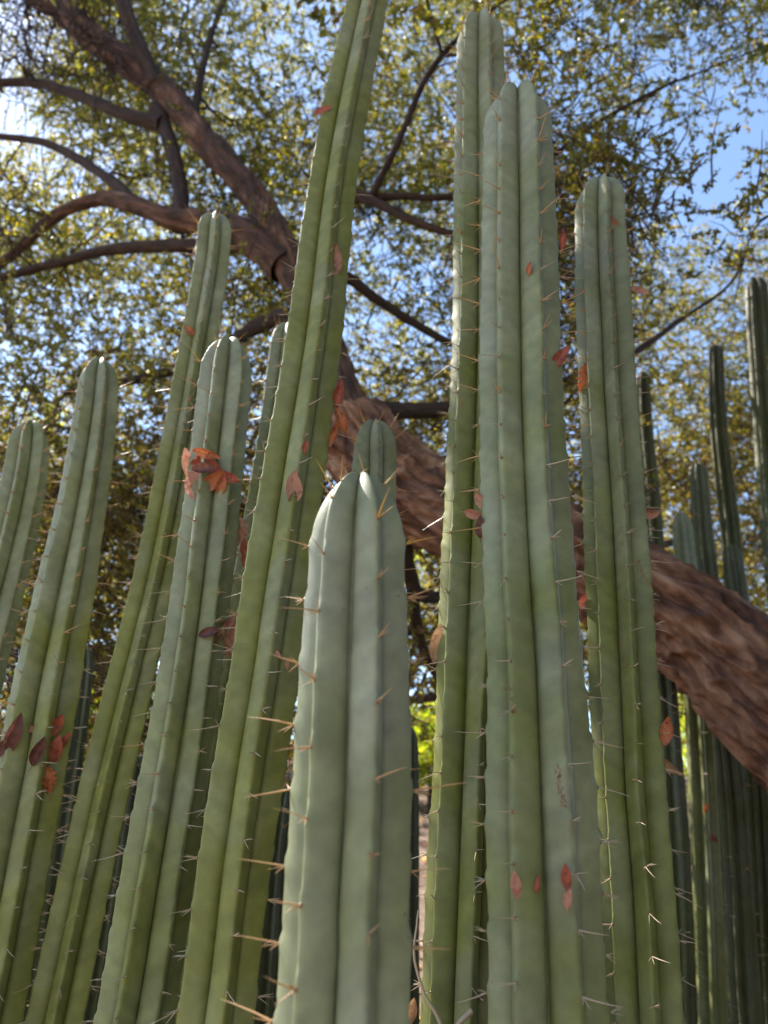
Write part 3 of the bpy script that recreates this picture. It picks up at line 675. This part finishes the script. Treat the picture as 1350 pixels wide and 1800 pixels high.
dead_leaf(97, 1275, 44, 58, 'red', 'olive_wide', 'broad red leaf, uppermost of those hanging low on the olive cactus')
dead_leaf(68, 1320, 50, 65, 'dark', 'olive_wide', 'dark red folded leaf hanging low on the olive cactus')
dead_leaf(99, 1316, 46, 75, 'red', 'olive_wide', 'red leaf hanging just above the ragged orange leaf')
dead_leaf(116, 1302, 34, 50, 'red', 'olive_wide', 'small red leaf behind the broad red leaf on the olive cactus')
dead_leaf(83, 1368, 50, 100, 'orange', 'olive_wide', 'ragged toothed orange leaf, lowest on the olive cactus', teeth=1)
dead_leaf(57, 1280, 26, -40, 'pink', 'olive_wide', 'tiny pale pink leaf bit hanging low on the olive cactus')
dead_leaf(8, 1312, 40, 55, 'dark', 'olive_wide', 'dark curled leaf at the outer edge of the olive cactus')
dead_leaf(589, 456, 48, 85, 'pink', 'tall', 'pale long leaf stuck high on the very tall cactus, beside the oak fork')
dead_leaf(568, 193, 30, 20, 'red', 'tall', 'small red leaf highest on the very tall cactus')
dead_leaf(536, 786, 26, 75, 'red', 'tall', 'tiny red leaf on the very tall cactus above the pale drooping leaf')
dead_leaf(515, 856, 52, 80, 'pink', 'tall', 'pale pink drooping leaf on the very tall cactus near the front tip')
cl = 'leaves down the shaded edge of the very tall cactus'
for a in [(596, 692, 46, 80, 'red'), (600, 738, 40, 110, 'orange'), (588, 765, 40, 80, 'orange')]:
    dead_leaf(*a, 'tall', 'rust-brown leaf hanging on the shaded edge of the very tall cactus, against the trunk', cl)
cl = 'two small leaf bits'
for a in [(487, 1150, 20, -50, 'pink'), (505, 1166, 20, 90, 'pink')]:
    dead_leaf(*a, 'tall', 'tiny pink leaf bit on a spine of the very tall cactus, left of the front cactus'.replace(', left of', ' beside'), cl)
dead_leaf(932, 471, 22, 80, 'orange', 'big', 'small round orange leaf near the top of the thickest cactus')
dead_leaf(988, 420, 32, 85, 'red', 'big', 'dark red leaf at the upper edge of the thickest cactus')
dead_leaf(986, 628, 46, 55, 'red', 'big', 'glossy red-brown leaf on the edge of the thickest cactus, facing the toothed orange leaf')
dead_leaf(846, 884, 34, -60, 'pink', 'big', 'folded pink leaf wedged between the thickest cactus and the tall one behind')
dead_leaf(834, 903, 32, -10, 'pink', 'big', 'pale pink leaf pointing away from the wedged pink leaf')
dead_leaf(845, 926, 36, 90, 'dark', 'big', 'dark red leaf hanging under the wedged pink leaf')
dead_leaf(906, 1555, 44, 95, 'pink', 'big', 'oval pale tan leaf lying flat low on the thickest cactus')
dead_leaf(946, 1552, 28, 75, 'red', 'big', 'small red notched leaf low in the middle of the thickest cactus', teeth=1)
dead_leaf(995, 1541, 42, 95, 'red', 'big', 'twisted dark pink leaf low on the thickest cactus, upper of two')
dead_leaf(1000, 1580, 34, 80, 'pink', 'big', 'pink leaf low on the thickest cactus, hanging from the twisted one')
dead_leaf(1075, 396, 36, -38, 'pink', 'leafed', 'pink leaf stuck near the tip of the many-ribbed cactus')
dead_leaf(1028, 662, 50, 80, 'orange', 'leafed', 'toothed orange leaf on the edge of the many-ribbed cactus', teeth=1)
dead_leaf(1126, 512, 30, -15, 'pink', 'leafed', 'small brown-pink leaf beside the upper many-ribbed cactus')
dead_leaf(1144, 900, 36, 5, 'pink', 'leafed', 'flat pink leaf sticking out from the many-ribbed cactus above the trunk')
dead_leaf(1024, 1056, 28, 80, 'red', 'leafed', 'small red leaf in the slit between thickest and many-ribbed cactus')
dead_leaf(1172, 1284, 46, 75, 'orange', 'leafed', 'bright orange leaf hanging under the oak trunk')
dead_leaf(1174, 1346, 58, -35, 'tan', 'leafed', 'stiff brown pointed leaf on the many-ribbed cactus under the oak trunk')
dead_leaf(768, 1130, 60, 80, 'tan', 'right_tall', 'long tan leaf hanging on the edge of the tall cactus behind the thickest')
dead_leaf(335, 582, 22, -40, 'orange', 'olive_slim', 'small orange leaf high on the slender olive cactus')
dead_leaf(722, 1782, 52, 80, 'tan', 'right_tall', 'brown leaf low in the gap beside the front cactus')
dead_leaf(1242, 1420, 15, 60, 'orange', 'far3', 'tiny orange leaf on the sunlit cactus under the oak trunk')
dead_leaf(1256, 1474, 18, -50, 'red', 'far3', 'tiny red leaf on the shaded side of the sunlit cactus under the trunk')

# crumbs of frass and bark lodged on the ribs
def crumbs(px, py, length, key, label):
    V, Fc, nv = [], [], 0
    t8 = np.array([[1, 0, 0], [-1, 0, 0], [0, 1, 0], [0, -1, 0], [0, 0, 1], [0, 0, -1]]) * 1.0
    f8 = np.array([[0, 2, 4], [2, 1, 4], [1, 3, 4], [3, 0, 4], [2, 0, 5], [1, 2, 5], [3, 1, 5], [0, 3, 5]])
    for k in range(80):
        t = rng.random(); d = Vector(ray(px + rng.normal() * 3.5 + 14 * t * t, py + t * length)).normalized()
        h = BVH[key].ray_cast(Vector(CAM), d, 8)[0]
        if h is None: continue
        V.append(t8 * rng.uniform(.0007, .0020, (1, 3)) @ np.linalg.qr(rng.normal(size=(3, 3)))[0] + np.array(h)); Fc.append(f8 + nv); nv += 6
    if not V: return
    V = np.vstack(V); c = V.mean(0)
    o = obj('bark_crumbs', mesh_from('bark_crumbs', V - c, np.vstack(Fc), DEAD['tan'], False), None, c); tag(o, label, 'crumbs', kind='stuff')
crumbs(980, 1345, 75, 'big', 'brown crumbs trailing below an areole on the thickest cactus')
crumbs(893, 1198, 60, 'big', 'brown crumbs on the sunlit rib of the thickest cactus')
crumbs(1086, 1090, 80, 'leafed', 'brown crumbs trailing down the middle of the many-ribbed cactus')
crumbs(1124, 985, 40, 'leafed', 'brown crumbs near the edge of the many-ribbed cactus above the trunk')
crumbs(799, 660, 60, 'right_tall', 'brown crumbs on the sunlit edge of the tall cactus behind the thickest')

# dry twigs low between the stems
def twig(rows, label, Y):
    pts = [[*atY(px, py, Y), w * Y / F / 2] for px, py, w in rows]; c = np.array(pts[-1][:3])
    pr = spline(pts, .012); pr[:, :3] += np.c_[vnoise(pr[:, :3] * 60, 1), vnoise(pr[:, :3] * 60, 2), vnoise(pr[:, :3] * 60, 3)] * .002
    v, f, th, L = tube(pr[:, :3] - c, pr[:, 3], 7)
    o = obj('dry_twig', mesh_from('dry_twig', v, f, M_SP_OLD, attrs={'along': ('FLOAT', np.full(len(v), .5))}), None, c); tag(o, label, 'twig')
twig([(736, 1600, 2.5), (728, 1680, 4), (742, 1740, 5), (775, 1805, 5.5), (800, 1900, 6)], 'thin grey dry twig rising between front cactus and the tall one', 1.42)
twig([(829, 1778, 9), (808, 1796, 8), (790, 1830, 8), (780, 1900, 8)], 'short broken grey twig at the foot of the thickest cactus', 1.45)

# leaf litter on the slope
nlit = 5000
lx = rng.uniform(-6, 6, nlit); ly = rng.uniform(2.4, 13, nlit); lz = terrain(lx, ly) + .015
pal = np.array([(0.30, 0.13, 0.08), (0.20, 0.10, 0.06), (0.36, 0.24, 0.17), (0.10, 0.06, 0.04)])[rng.integers(0, 4, nlit)]
dv = rng.normal(size=(nlit, 3)); dv[:, 2] *= .25
v, t, col = leaf_cloud(np.c_[lx, ly, lz], dv, rng.uniform(.04, .075, nlit), rng.uniform(.02, .035, nlit), pal)
lo = obj('leaf_litter', mesh_from('leaf_litter', v, t, M_SHRUB, False, {'tint': ('FLOAT_COLOR', col)})); tag(lo, 'dry brown leaves lying over the slope', 'leaf litter', kind='stuff')
